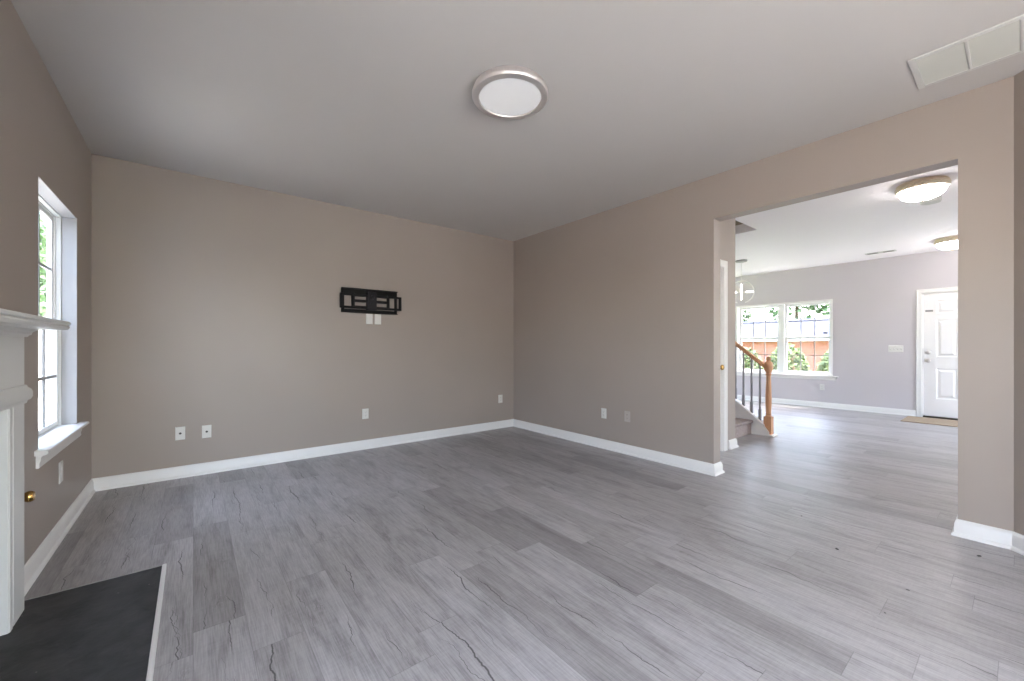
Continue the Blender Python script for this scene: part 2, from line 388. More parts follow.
# ------------------------------------------------------------------ windows
def frame_rect(bm, ax, t0, t1, u0, u1, z0, z1, wd):
    f = {'X': lambda a, b, c, d: bx(bm, t0, t1, a, b, c, d), 'Y': lambda a, b, c, d: bx(bm, a, b, t0, t1, c, d)}[ax]
    f(u0, u1, z0, z0+wd); f(u0, u1, z1-wd, z1); f(u0, u0+wd, z0+wd, z1-wd); f(u1-wd, u1, z0+wd, z1-wd)
def sash(parent, X, u0, u1, z0, z1, wd, label=None, cols=3, rows=2, sgn=1, name='sash', th=.016, mz=None):
    bm = bmesh.new(); frame_rect(bm, 'X', X-th, X+th, u0, u1, z0, z1, wd)
    s_ = obj(name, bm, 'vinyl', parent, bevel=.003)
    bm = bmesh.new(); a0, a1, b0, b1 = u0+wd, u1-wd, z0+wd, z1-wd
    for i in range(1, cols): c_ = a0+(a1-a0)*i/cols; bx(bm, X-.006, X+.006, c_-.009, c_+.009, b0, b1)
    for j in range(1, rows): c_ = mz or b0+(b1-b0)*j/rows; bx(bm, X-.0058, X+.0058, a0, a1, c_-.009, c_+.009)
    obj('muntin_grid', bm, 'grey_track' if sgn > 0 else 'grey_track', s_)
    obj('pane', box(X-.003, X+.003, a0, a1, b0, b1), 'glass' if sgn > 0 else 'dim_screen_glass', s_)
    return s_
def left_window(idx, Wn):
    y0, y1, z0, z1 = Wn; zm = 1.328
    t = thing('window_%d' % idx, 'white double hung window in the left wall', None, ((XL-.1), (y0+y1)/2, z0), kind='structure')
    class PP: pass
    def sub(o): o.matrix_parent_inverse = Matrix.Translation(-Vector(t.location)); return o
    bm = bmesh.new(); frame_rect(bm, 'X', XL-.142, XL-.1, y0, y1, z0, z1, .018); frame_rect(bm, 'X', XL-.1, XL-.075, y0, y1, z0, z1, .012)
    sub(obj('window_frame', bm, 'vinyl', t, bevel=.003))
    sub(sash(t, XL-.096, y0+.019, y1-.019, z0+.02, zm+.02, .026, th=.010, mz=.972))
    sub(sash(t, XL-.120, y0+.019, y1-.019, zm-.02, z1-.02, .026, th=.010, mz=1.70))
    bm = bmesh.new(); bx(bm, XL-.074, XL-.0005, y0, y0+.004, z0+.0125, z1); bx(bm, XL-.074, XL-.0005, y1-.004, y1, z0+.0125, z1); bx(bm, XL-.074, XL-.0005, y0+.004, y1-.004, z1-.004, z1)
    sub(obj('reveal', bm, 'reveal', t))
    bm = bmesh.new(); bx(bm, XL-.105, XL-.08, (y0+y1)/2-.03, (y0+y1)/2+.03, zm+.02, zm+.034); lathe(bm, [(0, zm+.034), (.012, zm+.034), (.01, zm+.044), (0, zm+.046)], 12, at=(XL-.094, (y0+y1)/2, 0))
    sub(obj('sash_lock', bm, 'plastic', t))
    nose = [(XL+.04, z0-.014), (XL+.049, z0-.006), (XL+.05, z0), (XL+.046, z0+.008), (XL+.036, z0+.012)]
    bm = bmesh.new()
    for xi, ya_, yb_ in ((XL-.074, y0+.001, y1-.001), (XL+.0005, y0-.075, y0+.001), (XL+.0005, y1-.001, y1+.085)):
        loft(bm, [[(x, y, z) for x, z in [(xi, z0-.014)]+nose+[(xi, z0+.012)]] for y in (ya_, yb_)])
    sub(obj('window_sill', bm, 'white', t, smooth=True))
    pr = [(XL, z0-.085), (XL+.010, z0-.085), (XL+.014, z0-.078), (XL+.012, z0-.06), (XL+.018, z0-.045), (XL+.018, z0-.03), (XL+.028, z0-.014), (XL, z0-.014)]
    bm = bmesh.new(); loft(bm, [[(x, y, z) for x, z in pr] for y in (y0-.045, y1+.045)])
    sub(obj('apron', bm, 'white', t, smooth=True))
    return t
left_window(1, W1); left_window(2, W0)  # second one is out of view, widened to light the right wall

y0, y1, z0, z1 = W2; ym = 3.1
t = thing('window_3', 'white double window with grilles in the foyer front wall', None, (XF+.1, ym, z0), kind='structure')
def sub(o, t_=t): o.matrix_parent_inverse = Matrix.Translation(-Vector(t_.location)); return o
bm = bmesh.new(); frame_rect(bm, 'X', XF+.04, XF+.18, y0, y1, z0, z1, .035); bx(bm, XF+.04, XF+.18, ym-.045, ym+.045, z0+.035, z1-.035)
sub(obj('window_frame', bm, 'vinyl', t, bevel=.003))
for a, b in ((y0+.036, ym-.046), (ym+.046, y1-.036)):
    sub(sash(t, XF+.085, a, b, z0+.036, 1.375, .045, sgn=-1)); sub(sash(t, XF+.12, a, b, 1.34, z1-.036, .045, sgn=-1))
bm = bmesh.new(); pr = [(XF+.04, z0-.014), (XF-.035, z0-.014), (XF-.05, z0-.004), (XF-.05, z0+.006), (XF-.04, z0+.012), (XF+.04, z0+.012)]
loft(bm, [[(x, y, z) for x, z in pr] for y in (y0+.002, y1-.002)])
pr = [(XF, z0-.014), (XF-.035, z0-.014), (XF-.05, z0-.004), (XF-.05, z0+.006), (XF-.04, z0+.012), (XF, z0+.012)]
loft(bm, [[(x, y, z) for x, z in pr] for y in (y0-.085, y0)]); loft(bm, [[(x, y, z) for x, z in pr] for y in (y1, y1+.085)])
sub(obj('window_sill', bm, 'white', t, smooth=True))
bm = bmesh.new(); pr = [(XF, z0-.07), (XF-.012, z0-.07), (XF-.02, z0-.03), (XF-.02, z0-.014), (XF, z0-.014)]
loft(bm, [[(x, y, z) for x, z in pr] for y in (y0-.045, y1+.045)]); sub(obj('apron', bm, 'white', t, smooth=True))
bm = bmesh.new(); frame_rect(bm, 'X', XF-.012, XF+.04, y0-.0, y1, z0+.013, z1, .03)
sub(obj('window_liner', bm, 'white', t))
sub(obj('alarm_sticker', box(XF+.081, XF+.0815, y0+.1, y0+.17, 1.425, 1.46), 'baluster_grey', t)).location = (0, 0, 0)

# unseen glazing behind the camera and in the foyer, added for daylight (large plain units)
t = thing('window_4', 'unseen sliding glass door added behind the camera for daylight', None, (.95, YR-.08, 0), kind='structure')
bm = bmesh.new(); frame_rect(bm, 'Y', YR-.12, YR-.04, SD[0], SD[1], SD[2]+.001, SD[3], .06); bx(bm, .91, .99, YR-.12, YR-.04, .06, SD[3]-.06)
o = obj('window_frame', bm, 'vinyl', t); o.matrix_parent_inverse = Matrix.Translation(-Vector(t.location))
o = obj('pane', box(SD[0]+.06, .91, YR-.083, YR-.077, .06, SD[3]-.06), 'glass', t); o.matrix_parent_inverse = Matrix.Translation(-Vector(t.location))
o = obj('pane', box(.99, SD[1]-.06, YR-.083, YR-.077, .06, SD[3]-.06), 'glass', t); o.matrix_parent_inverse = Matrix.Translation(-Vector(t.location))
t = thing('window_5', 'wide window added in the unseen side wall of the foyer for daylight', None, (6.8, YN-.08, .5), kind='structure')
bm = bmesh.new(); frame_rect(bm, 'Y', YN-.12, YN-.04, NW[0], NW[1], NW[2], NW[3], .05); bx(bm, 8.31, 8.39, YN-.12, YN-.04, NW[2]+.05, NW[3]-.05)
o = obj('window_frame', bm, 'vinyl', t); o.matrix_parent_inverse = Matrix.Translation(-Vector(t.location))
for a, b in ((NW[0]+.05, 8.31), (8.39, NW[1]-.05)):
    o = obj('pane', box(a, b, YN-.083, YN-.077, NW[2]+.05, NW[3]-.05), 'glass', t); o.matrix_parent_inverse = Matrix.Translation(-Vector(t.location))

t = thing('window_6', 'wide window added in the unseen dining end wall for daylight', None, (7.85, YS+.08, .3), kind='structure')  # also unseen, added so daylight reaches the foyer without striking the closet wall
bm = bmesh.new(); frame_rect(bm, 'Y', YS+.04, YS+.12, DW[0], DW[1], DW[2], DW[3], .05); bx(bm, 7.81, 7.89, YS+.04, YS+.12, DW[2]+.05, DW[3]-.05)
o = obj('window_frame', bm, 'vinyl', t); o.matrix_parent_inverse = Matrix.Translation(-Vector(t.location))
for a, b in ((DW[0]+.05, 7.81), (7.89, DW[1]-.05)):
    o = obj('pane', box(a, b, YS+.077, YS+.083, DW[2]+.05, DW[3]-.05), 'glass', t); o.matrix_parent_inverse = Matrix.Translation(-Vector(t.location))

# sky portals in the window openings guide the daylight, they give off none themselves
def portal(loc, direction, sx_, sy_):
    l = bpy.data.lights.new('daylight_portal', 'AREA'); l.shape = 'RECTANGLE'; l.size = sx_; l.size_y = sy_; l.energy = 1
    l.cycles.is_portal = True
    o = bpy.data.objects.new('daylight_portal', l); C.objects.link(o); o.location = loc
    o.rotation_euler = Vector(direction).to_track_quat('-Z', 'Z').to_euler()
portal((XL-.16, 3.71, 1.35), (1, 0, 0), .92, 1.47); portal((XL-.16, -.8, 1.275), (1, 0, 0), 2.2, 1.85)
portal((XF+.22, 3.1, 1.35), (-1, 0, 0), 1.75, 1.48)
portal((.95, YR-.17, 1.05), (0, 1, 0), 1.6, 2.1); portal((8.35, YN-.17, 1.3), (0, 1, 0), 1.5, 2.0); portal((7.85, YS+.17, 1.3), (0, -1, 0), 2.9, 2.0)

# ------------------------------------------------------------------ doors
def panel_face(bm, fx, d, y0, y1, z0, z1):
    """raised panel: recess ring then raised field; fx(u, depth, z) maps to the door face"""
    def ring(i, dep): return [(y0+i, dep, z0+i), (y1-i, dep, z0+i), (y1-i, dep, z1-i), (y0+i, dep, z1-i)]
    loft(bm, [[fx(*q) for q in ring(i, dep)] for i, dep in ((0, 0), (.014, -.011), (.03, -.011), (.055, .002))], False)
    last = ring(.055, .002); bm.faces.new([bm.verts.new(fx(*q)) for q in last])
def six_panel(bm, fx, u0, u1, z0, z1, th):
    """slab whose face has six raised panels"""
    W_ = u1-u0; st = W_*.165; mid = W_*.14; pw = (W_-2*st-mid)/2
    cu = [u0+st, u0+st+pw, u1-st-pw, u1-st]; cz = [.307, .81, .999, 1.613, 1.714, 1.932]
    cz = [z0+(c-.02)*(z1-z0)/2.03 for c in cz]
    us = [u0]+cu+[u1]; zs = [z0]+cz+[z1]
    for i in range(5):
        for j in range(7):
            if i in (1, 3) and j in (1, 3, 5): panel_face(bm, fx, 0, us[i], us[i+1], zs[j], zs[j+1]); continue
            bm.faces.new([bm.verts.new(fx(a, 0, b)) for a, b in ((us[i], zs[j]), (us[i+1], zs[j]), (us[i+1], zs[j+1]), (us[i], zs[j+1]))])
    for a, b, c, d in (((u0, 0, z0), (u1, 0, z0), (u1, -th, z0), (u0, -th, z0)), ((u0, 0, z1), (u1, 0, z1), (u1, -th, z1), (u0, -th, z1)),
                       ((u0, 0, z0), (u0, 0, z1), (u0, -th, z1), (u0, -th, z0)), ((u1, 0, z0), (u1, 0, z1), (u1, -th, z1), (u1, -th, z0)),
                       ((u0, -th, z0), (u1, -th, z0), (u1, -th, z1), (u0, -th, z1))):
        bm.faces.new([bm.verts.new(fx(*q)) for q in (a, b, c, d)])
    bmesh.ops.remove_doubles(bm, verts=bm.verts, dist=1e-5)
    return bm
CAS = [(0, 0), (0, .012), (.008, .016), (.05, .014), (.058, .018), (.072, .018), (.076, .012), (.076, 0)]   # (across from inner edge, outwards)
def casing(fx, u0, u1, zt, wd):
    s_ = wd/.076; secs = []
    for uu, du, zz, dz in ((u0, -1, 0, 0), (u0, -1, zt, 1), (u1, 1, zt, 1), (u1, 1, 0, 0)):
        secs.append([fx(uu+du*a*s_, b, zz+dz*a*s_) for a, b in CAS])
    bm = bmesh.new(); loft(bm, secs); return bm
# front door
t = thing('door_1', 'white six panel front door at the far side of the foyer', None, (XF, .57, 0), kind='structure')
PI_ = Matrix.Translation(-Vector(t.location))
def dsub(o, M_=None): o.matrix_parent_inverse = PI_; return o
f1 = lambda u, d, z: (XF+.03-d, u, z)
slab = dsub(obj('door_slab', six_panel(bmesh.new(), f1, .112, 1.025, .03, 2.055, .045), 'door', t))
f1c = lambda u, d, z: (XF-d, u, z)
dsub(obj('casing', casing(f1c, .098, 1.037, 2.067, .066), 'white', t, smooth=False))
bm = bmesh.new(); bx(bm, XF-.001, XF+.2, 1.027, 1.045, 0, 2.075); bx(bm, XF-.001, XF+.2, .09, .108, 0, 2.075); bx(bm, XF-.001, XF+.2, .108, 1.027, 2.058, 2.075)
bx(bm, XF+.076, XF+.1, 1.0, 1.027, .03, 2.058); bx(bm, XF+.076, XF+.1, .108, .135, .03, 2.058)
dsub(obj('door_jamb', bm, 'white', t))
dsub(obj('threshold', box(XF-.005, XF+.2, .108, 1.027, 0.0, .026), 'bronze', t, bevel=.004))
def knob(z, y, prof, name):
    bm = bmesh.new(); lathe(bm, prof, 24, 'X', (XF+.03, y, z)); return dsub(obj(name, bm, 'nickel', t, smooth=True))
knob(1.082, .967, [(0, 0), (.034, 0), (.034, -.008), (.028, -.014), (.02, -.016), (.018, -.026), (0, -.028)], 'deadbolt')
knob(.946, .967, [(.034, 0), (.034, -.006), (.026, -.01), (.012, -.014), (.012, -.03), (.026, -.038), (.031, -.05), (.026, -.062), (0, -.068)], 'door_knob')
bm = bmesh.new(); bx(bm, XF+.016, XF+.03, .91, 1.0, 1.755, 1.785); bx(bm, XF+.006, XF+.016, .93, .99, 1.762, 1.778)
dsub(obj('security_latch', bm, 'grey_track', t, bevel=.003))
# closet door under the stairs
t = thing('door_2', 'white closet door with brass knob under the stairs', None, (4.36, YD, 0), kind='structure')
PI_ = Matrix.Translation(-Vector(t.location))
f2 = lambda u, d, z: (u, YD+.02-d, z)
dsub(obj('door_slab', six_panel(bmesh.new(), f2, 4.063, 4.657, .018, 2.05, .035), 'door', t))
dsub(obj('casing', casing(lambda u, d, z: (u, YD-d, z), 4.05, 4.67, 2.06, .082), 'white', t))
bm = bmesh.new(); bx(bm, 4.045, 4.06, YD, YD+.1, 0, 2.065); bx(bm, 4.66, 4.675, YD, YD+.1, 0, 2.065); bx(bm, 4.06, 4.66, YD, YD+.1, 2.053, 2.065)
dsub(obj('door_jamb', bm, 'white', t))
bm = bmesh.new(); lathe(bm, [(.033, 0), (.033, -.006), (.024, -.012), (.012, -.016), (.012, -.034), (.025, -.042), (.031, -.054), (.026, -.066), (0, -.07)], 24, 'Y', (4.575, YD+.02, .945))
dsub(obj('door_knob', bm, 'brass', t, smooth=True))

# ------------------------------------------------------------------ fireplace
XP = -.588                             # face of the mantel legs
t = thing('fireplace_mantel', 'white painted fireplace mantel with shelf on the left wall', 'mantel', (XL, 1.95, 0))
PF = Matrix.Translation(-Vector(t.location))
def fsub(o): o.matrix_parent_inverse = PF; return o
ya, yb = 1.157, 2.743
def yprof(pr, y0, y1): bm = bmesh.new(); loft(bm, [[(x, y, z) for x, z in pr] for y in (y0, y1)]); return bm
def wrap(prof, y0, y1, xw, xf):
    """moulding (d out, z) wrapped round the breast: left return, face, right return"""
    path = [(xw, y1), (xf, y1), (xf, y0), (xw, y0)]
    return prof_along(path, prof, 1)
shelf_pr = [(0, 1.250), (.118, 1.250), (.124, 1.256), (.128, 1.262), (.126, 1.268), (.120, 1.271), (.129, 1.276), (.130, 1.284), (.126, 1.289), (0, 1.289)]
fsub(obj('mantel_shelf', wrap([(d-.06, z) if i not in (0, 9) else (d-.06, z) for i, (d, z) in enumerate(shelf_pr)], ya, yb, XL, XP+.06-.0), 'mantel', t, smooth=True))
bm = box(XL, XP+.05, ya, yb, 1.252, 1.287); fsub(obj('shelf_core', bm, 'mantel', t))
fsub(obj('bed_moulding', wrap([(0, 1.215), (.008, 1.215), (.012, 1.222), (.018, 1.226), (.02, 1.236), (.034, 1.248), (.034, 1.251), (0, 1.251)], ya, yb, XL, XP), 'mantel', t, smooth=True))
fsub(obj('frieze', box(XL, XP, ya, yb, .93, 1.251), 'mantel', t))
fsub(obj('crosshead_moulding', wrap([(0, .922), (.006, .922), (.008, .934), (.016, .938), (.021, .950), (.021, .972), (.017, .984), (.009, .992), (.006, 1.002), (0, 1.004)], ya, yb, XL, XP), 'mantel', t, smooth=True))
for a, b in ((2.552, yb), (ya, 1.348)):
    s_ = 1 if b == yb else -1
    out, inn = (b, a) if s_ > 0 else (a, b)
    pr = [(XL, out), (XP, out), (XP, inn+s_*.055), (XP-.004, inn+s_*.05), (XP-.004, inn+s_*.04), (XP+.002, inn+s_*.035), (XP+.002, inn+s_*.008), (XP-.004, inn), (XL, inn)]
    bm = bmesh.new(); loft(bm, [[(x, y, z) for x, y in pr] for z in (.0065, .925)])
    fsub(obj('pilaster', bm, 'mantel', t))
bm = bmesh.new()
for a, b, c, d in ((2.351, 2.55, .0065, .92), (1.35, 1.549, .0065, .92), (1.549, 2.351, .781, .92)): bx(bm, XL, XL+.012, a, b, c, d)
fsub(obj('slate_surround', bm, 'slate', t))
bm = bmesh.new(); bx(bm, XL-.5, XL-.47, 1.55, 2.35, 0, .78); bx(bm, XL-.47, XL-.005, 1.53, 1.55, 0, .78); bx(bm, XL-.47, XL-.005, 2.35, 2.37, 0, .78)
bx(bm, XL-.47, XL-.005, 1.55, 2.35, .78, .8); bx(bm, XL-.47, XL-.005, 1.55, 2.35, -.02, .003)
fsub(obj('firebox', bm, 'firebrick', t))

t = thing('hearth', 'black slate hearth slab with pale edge strip in the floor by the mantel', 'hearth', (-.39, 1.95, 0))
PF = Matrix.Translation(-Vector(t.location))
fsub(obj('slate_slab', box(XL+.001, -.131, 1.05, 2.838, -.01, .006), 'slate', t))
bm = bmesh.new(); bx(bm, -.130, -.112, 1.04, 2.845, -.01, .012); fsub(obj('edge_strip', bm, 'white', t, bevel=.004))
for a_, b_ in ((2.839, 2.846), (1.04, 1.049)): fsub(obj('end_strip', box(XL+.03, -.131, a_, b_, -.01, .008), 'grey_track', t))

bm = bmesh.new(); lathe(bm, [(0, 0), (.024, 0), (.024, .004), (.012, .008), (.0095, .03), (.02, .036), (.0255, .048), (.0255, .056), (.02, .066), (0, .069)], 24, 'X', (0, 0, 0))
tag(obj('gas_valve_knob', bm, 'brass', smooth=True, loc=(XL, 2.86, .476)), 'round brass gas valve knob low on the left wall beside the mantel leg', 'knob')

# ------------------------------------------------------------------ wall plates. local frame: x along wall, y out of wall (-y is towards the room), z up
def plate(name, label, cat, kind, loc, rz, group=None, mat='plastic', w_=.072, h_=.116):
    t = thing(name, label, cat, loc, rz, group)
    bm = bmesh.new()
    pr = [(-w_/2, 0), (-w_/2, -.003), (-w_/2+.005, -.006), (w_/2-.005, -.006), (w_/2, -.003), (w_/2, 0)]
    def ring(s_x, y): return [(-w_/2+s_x, y, -h_/2+s_x), (w_/2-s_x, y, -h_/2+s_x), (w_/2-s_x, y, h_/2-s_x), (-w_/2+s_x, y, h_/2-s_x)]
    loft(bm, [ring(0, 0), ring(0, -.003), ring(.004, -.006)])
    obj('cover_plate', bm, mat, t)
    if kind == 'outlet':
        for s_ in (-1, 1):
            bm = bmesh.new(); zc = s_*.0195
            q = [(-.0165, -.010), (-.0165, .010), (-.010, .0145), (.010, .0145), (.0165, .010), (.0165, -.010), (.010, -.0145), (-.010, -.0145)]
            loft(bm, [[(x, y, zc+z) for x, z in q] for y in (-.006, -.0085)])
            r_ = obj('receptacle', bm, mat, t)
            bm = bmesh.new(); bx(bm, -.0075, -.0055, -.0092, -.0084, zc-.002, zc+.007); bx(bm, .0055, .0075, -.0092, -.0084, zc-.002, zc+.007)
            lathe(bm, [(0, -.0092), (.0025, -.0092), (.0025, -.0084)], 10, 'Y', (0, 0, zc-.007)); obj('slots', bm, 'plastic_dark', r_)
    elif kind == 'jack':
        bm = bmesh.new(); lathe(bm, [(.0095, -.006), (.0095, -.009), (.006, -.0095), (.006, -.016), (.0045, -.016), (.0045, -.012), (0, -.012)], 16, 'Y'); obj('coax_connector', bm, 'plastic_dark', t, smooth=True)
    elif kind == 'decor':
        o = obj('decor_insert', box(-.0165, .0165, -.0075, -.006, -.033, .033), mat, t, bevel=.001)
    elif kind == 'blank':
        for s_ in (-1, 1): obj('screw', lathe(bmesh.new(), [(0, -.0072), (.003, -.0068), (.0032, -.006)], 10, 'Y', (0, 0, s_*.042)), mat, t)
    elif kind == 'toggles':
        for i in range(4):
            xc = (i-1.5)*.046
            bm = bmesh.new(); loft(bm, [[(xc-.005, -.006, -.011), (xc+.005, -.006, -.011), (xc+.005, -.006, .011), (xc-.005, -.006, .011)], [(xc-.004, -.017, .004), (xc+.004, -.017, .004), (xc+.004, -.015, .012), (xc-.004, -.015, .012)]])
            obj('toggle', bm, mat, t)
            bm = box(xc-.0065, xc+.0065, -.0066, -.0058, -.0135, .0135); obj('toggle_slot', bm, 'grey_track', t)
    return t
plate('coax_plate', 'white coax wall plate low on back wall, left one of the pair', 'wall plate', 'jack', (-.092, YB, .396), 0, 'coax plates on the back wall', w_=.07)
plate('coax_plate', 'white coax wall plate low on back wall, right one of the pair', 'wall plate', 'jack', (.097, YB, .388), 0, 'coax plates on the back wall', w_=.07)
plate('wall_outlet', 'white outlet low on the back wall below the black bracket', 'outlet', 'outlet', (1.551, YB, .403), 0, 'white wall outlets')
plate('wall_outlet', 'white outlet low on the back wall just left of the room corner', 'outlet', 'outlet', (3.485, YB, .42), 0, 'white wall outlets')
plate('wall_outlet', 'white outlet low on the right wall between corner and opening', 'outlet', 'outlet', (XR, 3.0, .403), -PI/2, 'white wall outlets')
plate('blank_plate', 'wall-coloured painted plate low on right wall beside the white outlet', 'wall plate', 'outlet', (XR, 2.678, .41), -PI/2, None, 'painted_plate')
plate('wall_outlet', 'white plate on the left wall under the window sill', 'outlet', 'decor', (XL, 3.71, .392), PI/2, 'white wall outlets', h_=.13, w_=.078)
plate('wall_outlet', 'white outlet on the foyer wall beneath the double window', 'outlet', 'outlet', (XF, 2.402, .392), -PI/2, 'white wall outlets')
plate('switch_plate', 'wide white four toggle switch plate left of the front door', 'light switch', 'toggles', (XF, 1.357, 1.138), -PI/2, None, w_=.19, h_=.118)
plate('low_voltage_plate', 'white plate hanging under the black bracket, left of two', 'wall plate', 'decor', (1.596, YB, 1.495), 0, 'plates under the bracket', w_=.075, h_=.12)
plate('low_voltage_plate', 'white plate hanging under the black bracket, right of two', 'wall plate', 'blank', (1.696, YB, 1.495), 0, 'plates under the bracket', w_=.075, h_=.12)

# ------------------------------------------------------------------ tv bracket (on the back wall)
t = thing('tv_wall_bracket', 'black folded steel television wall bracket on the back wall', 'tv bracket', (1.604, YB, 1.695))
def bar(bm, x0, x1, z0, z1, y0, y1): bx(bm, x0, x1, y0, y1, z0, z1)
bm = bmesh.new()                                    # wall plate: two rails and end posts
bar(bm, -.322, .322, .078, .138, -.012, 0); bar(bm, -.322, .322, -.138, -.098, -.012, 0)
bar(bm, -.322, -.288, -.098, .078, -.012, 0); bar(bm, .288, .322, -.098, .078, -.012, 0)
bar(bm, -.322, .322, .128, .138, -.035, -.012); bar(bm, -.322, .322, -.138, -.128, -.035, -.012)
obj('wall_plate', bm, 'black', t, bevel=.003)
for s_ in (-1, 1):                                  # folded arms
    bm = bmesh.new(); bar(bm, s_*.06 if s_ > 0 else -.215, .215 if s_ > 0 else -.06, .048, .07, -.045, -.015)
    bar(bm, s_*.06 if s_ > 0 else -.215, .215 if s_ > 0 else -.06, -.018, .012, -.045, -.015)
    bar(bm, s_*.06 if s_ > 0 else -.215, .215 if s_ > 0 else -.06, -.082, -.058, -.045, -.015)
    bar(bm, .19 if s_ > 0 else -.215, .215 if s_ > 0 else -.19, -.09, .078, -.05, -.015)
    lathe(bm, [(0, -.09), (.014, -.09), (.014, .08), (0, .08)], 14, at=(s_*.2, -.05, 0))
    obj('folding_arm', bm, 'black', t, bevel=.002)
bm = bmesh.new()                                    # tilting frame
bar(bm, -.350, .352, .046, .070, -.075, -.055); bar(bm, -.350, .352, -.094, -.068, -.075, -.055)
bar(bm, -.350, -.325, -.068, .046, -.075, -.055); bar(bm, .322, .352, -.068, .046, -.075, -.055)
obj('tilt_frame', bm, 'black', t, bevel=.003)
bm = bmesh.new(); bx(bm, -.05, .05, -.085, -.012, -.1, .1); lathe(bm, [(0, -.1), (.022, -.098), (.024, -.085)], 20, 'Y', (0, 0, .04)); bx(bm, -.03, -.02, -.09, -.085, -.09, .09)
obj('hub', bm, 'blackhub', t, bevel=.006)

# ------------------------------------------------------------------ ceiling fixtures
t = thing('ceiling_light', 'round flush ceiling light with brushed nickel ring and white lens', 'ceiling light', (1.521, 1.943, H))
bm = bmesh.new(); lathe(bm, [(.19, 0), (.222, 0), (.224, -.01), (.230, -.02), (.234, -.032), (.233, -.042), (.228, -.049), (.205, -.053), (.193, -.053), (.19, -.05), (.189, -.042)], 64)
obj('ring', bm, 'nickel', t, smooth=True)
bm = bmesh.new(); lathe(bm, [(.1885, -.046), (.15, -.048), (.08, -.049), (0, -.049)], 64); obj('lens', bm, 'lens', t, smooth=True)

def bowl_light(x, y, label):
    t = thing('ceiling_light', label, 'ceiling light', (x, y, H), 0, 'bowl ceiling lights in the foyer')
    bm = bmesh.new(); lathe(bm, [(.15, 0), (.176, 0), (.182, -.008), (.178, -.015), (.188, -.022), (.193, -.034), (.186, -.043), (.19, -.052), (.183, -.066), (.17, -.07), (.162, -.064)], 48)
    obj('rim', bm, 'antique', t, smooth=True)
    bm = bmesh.new(); lathe(bm, [(.169, -.066), (.164, -.088), (.15, -.112), (.125, -.132), (.09, -.146), (.045, -.153), (0, -.155)], 48); obj('glass_bowl', bm, 'bowl', t, smooth=True)
    bm = bmesh.new(); lathe(bm, [(.016, -.152), (.018, -.16), (.01, -.166), (.008, -.174), (0, -.178)], 16); obj('finial', bm, 'antique', t, smooth=True)
bowl_light(5.48, .595, 'bowl ceiling light with antique rim, nearer and larger one in the foyer')
bowl_light(8.60, .62, 'bowl ceiling light with antique rim, farther one cut by the opening edge')

bm = bmesh.new(); lathe(bm, [(.0, 0), (.08, 0), (.083, -.014), (.078, -.044), (.035, -.05), (0, -.05)], 32)
SDX, SDY = 6.12, .60
tag(obj('smoke_detector', bm, 'vent_paint', smooth=True, loc=(SDX, SDY, H)), 'round cream smoke detector on foyer ceiling just behind the nearer bowl light', 'smoke detector')

for gx, gy, lab in ((.6, -.95, 'added opal fill globe behind the camera, nearer the left wall'), (2.35, -1.3, 'added opal fill globe behind the camera, nearer the angled wall')):  # unseen globes added as fill for the walls and ceiling
    t = thing('fill_globe', lab, 'pendant lamp', (gx, gy, H), 0, 'added fill globes behind the camera')
    bm = bmesh.new(); lathe(bm, [(0, 0), (.06, 0), (.06, -.02), (0, -.025)], 24); obj('canopy', bm, 'nickel', t, smooth=True)
    bm = bmesh.new(); tube(bm, [(0, 0, -.02), (0, 0, -.62)], .004, 8); obj('cord', bm, 'plastic', t)
    bm = bmesh.new(); bmesh.ops.create_uvsphere(bm, u_segments=24, v_segments=16, radius=.17)
    for v in bm.verts: v.co.z -= .78
    obj('globe', bm, 'globe', t, smooth=True)

# return air grille on the ceiling at the right
t = thing('ceiling_vent', 'large cream louvred return grille on the ceiling, top right', 'ceiling vent', (3.262, .095, H))
PF = Matrix.Translation(-Vector(t.location)); vx0, vx1, vy0, vy1 = 3.067, 3.456, -.2, .39
bm = bmesh.new(); zz = H-.008
bx(bm, vx0, vx1, vy1-.03, vy1, zz, H-.0005); bx(bm, vx0, vx1, vy0, vy0+.04, zz, H-.0005); bx(bm, vx0, vx0+.03, vy0+.04, vy1-.03, zz, H-.0005); bx(bm, vx1-.03, vx1, vy0+.04, vy1-.03, zz, H-.0005)
for yy in (.178, .0): bx(bm, vx0+.03, vx1-.03, yy-.007, yy+.007, zz, H-.0005)
fsub(obj('vent_frame', bm, 'vent_paint', t, bevel=.003))
fsub(obj('backing', box(vx0+.03, vx1-.03, vy0+.04, vy1-.03, H-.0012, H-.0004), 'vent_dark', t))
bm = bmesh.new(); n_ = 26
for i in range(n_):
    xx = vx0+.036+(vx1-vx0-.072)*i/(n_-1)
    for a, b in ((vy0+.04, -.007), (.007, .171), (.185, vy1-.03)): loft(bm, [[(xx-.005, yy, H-.0015), (xx+.0035, yy, H-.0072), (xx+.0045, yy, H-.0066), (xx-.004, yy, H-.001)] for yy in (a, b)])
fsub(obj('louvres', bm, 'vent_louvre', t))

t = thing('ceiling_register', 'slim slotted supply register on the foyer ceiling near the front wall', 'ceiling vent', (8.93, 1.455, H))
bm = bmesh.new(); bx(bm, -.06, .06, -.19, -.165, -.007, -.0005); bx(bm, -.06, .06, .165, .19, -.007, -.0005); bx(bm, -.06, -.042, -.165, .165, -.007, -.0005); bx(bm, .042, .06, -.165, .165, -.007, -.0005); bx(bm, -.042, .042, -.03, .03, -.007, -.0005)
obj('vent_frame', bm, 'vent_paint', t); obj('backing', box(-.042, .042, -.165, .165, -.001, -.0004), 'plastic_dark', t)
bm = bmesh.new()
for i in range(5):
    xx = -.034+.017*i
    for a, b in ((-.165, -.03), (.03, .165)): bx(bm, xx-.002, xx+.002, a, b, -.0065, -.0012)
obj('louvres', bm, 'grey_track', t)

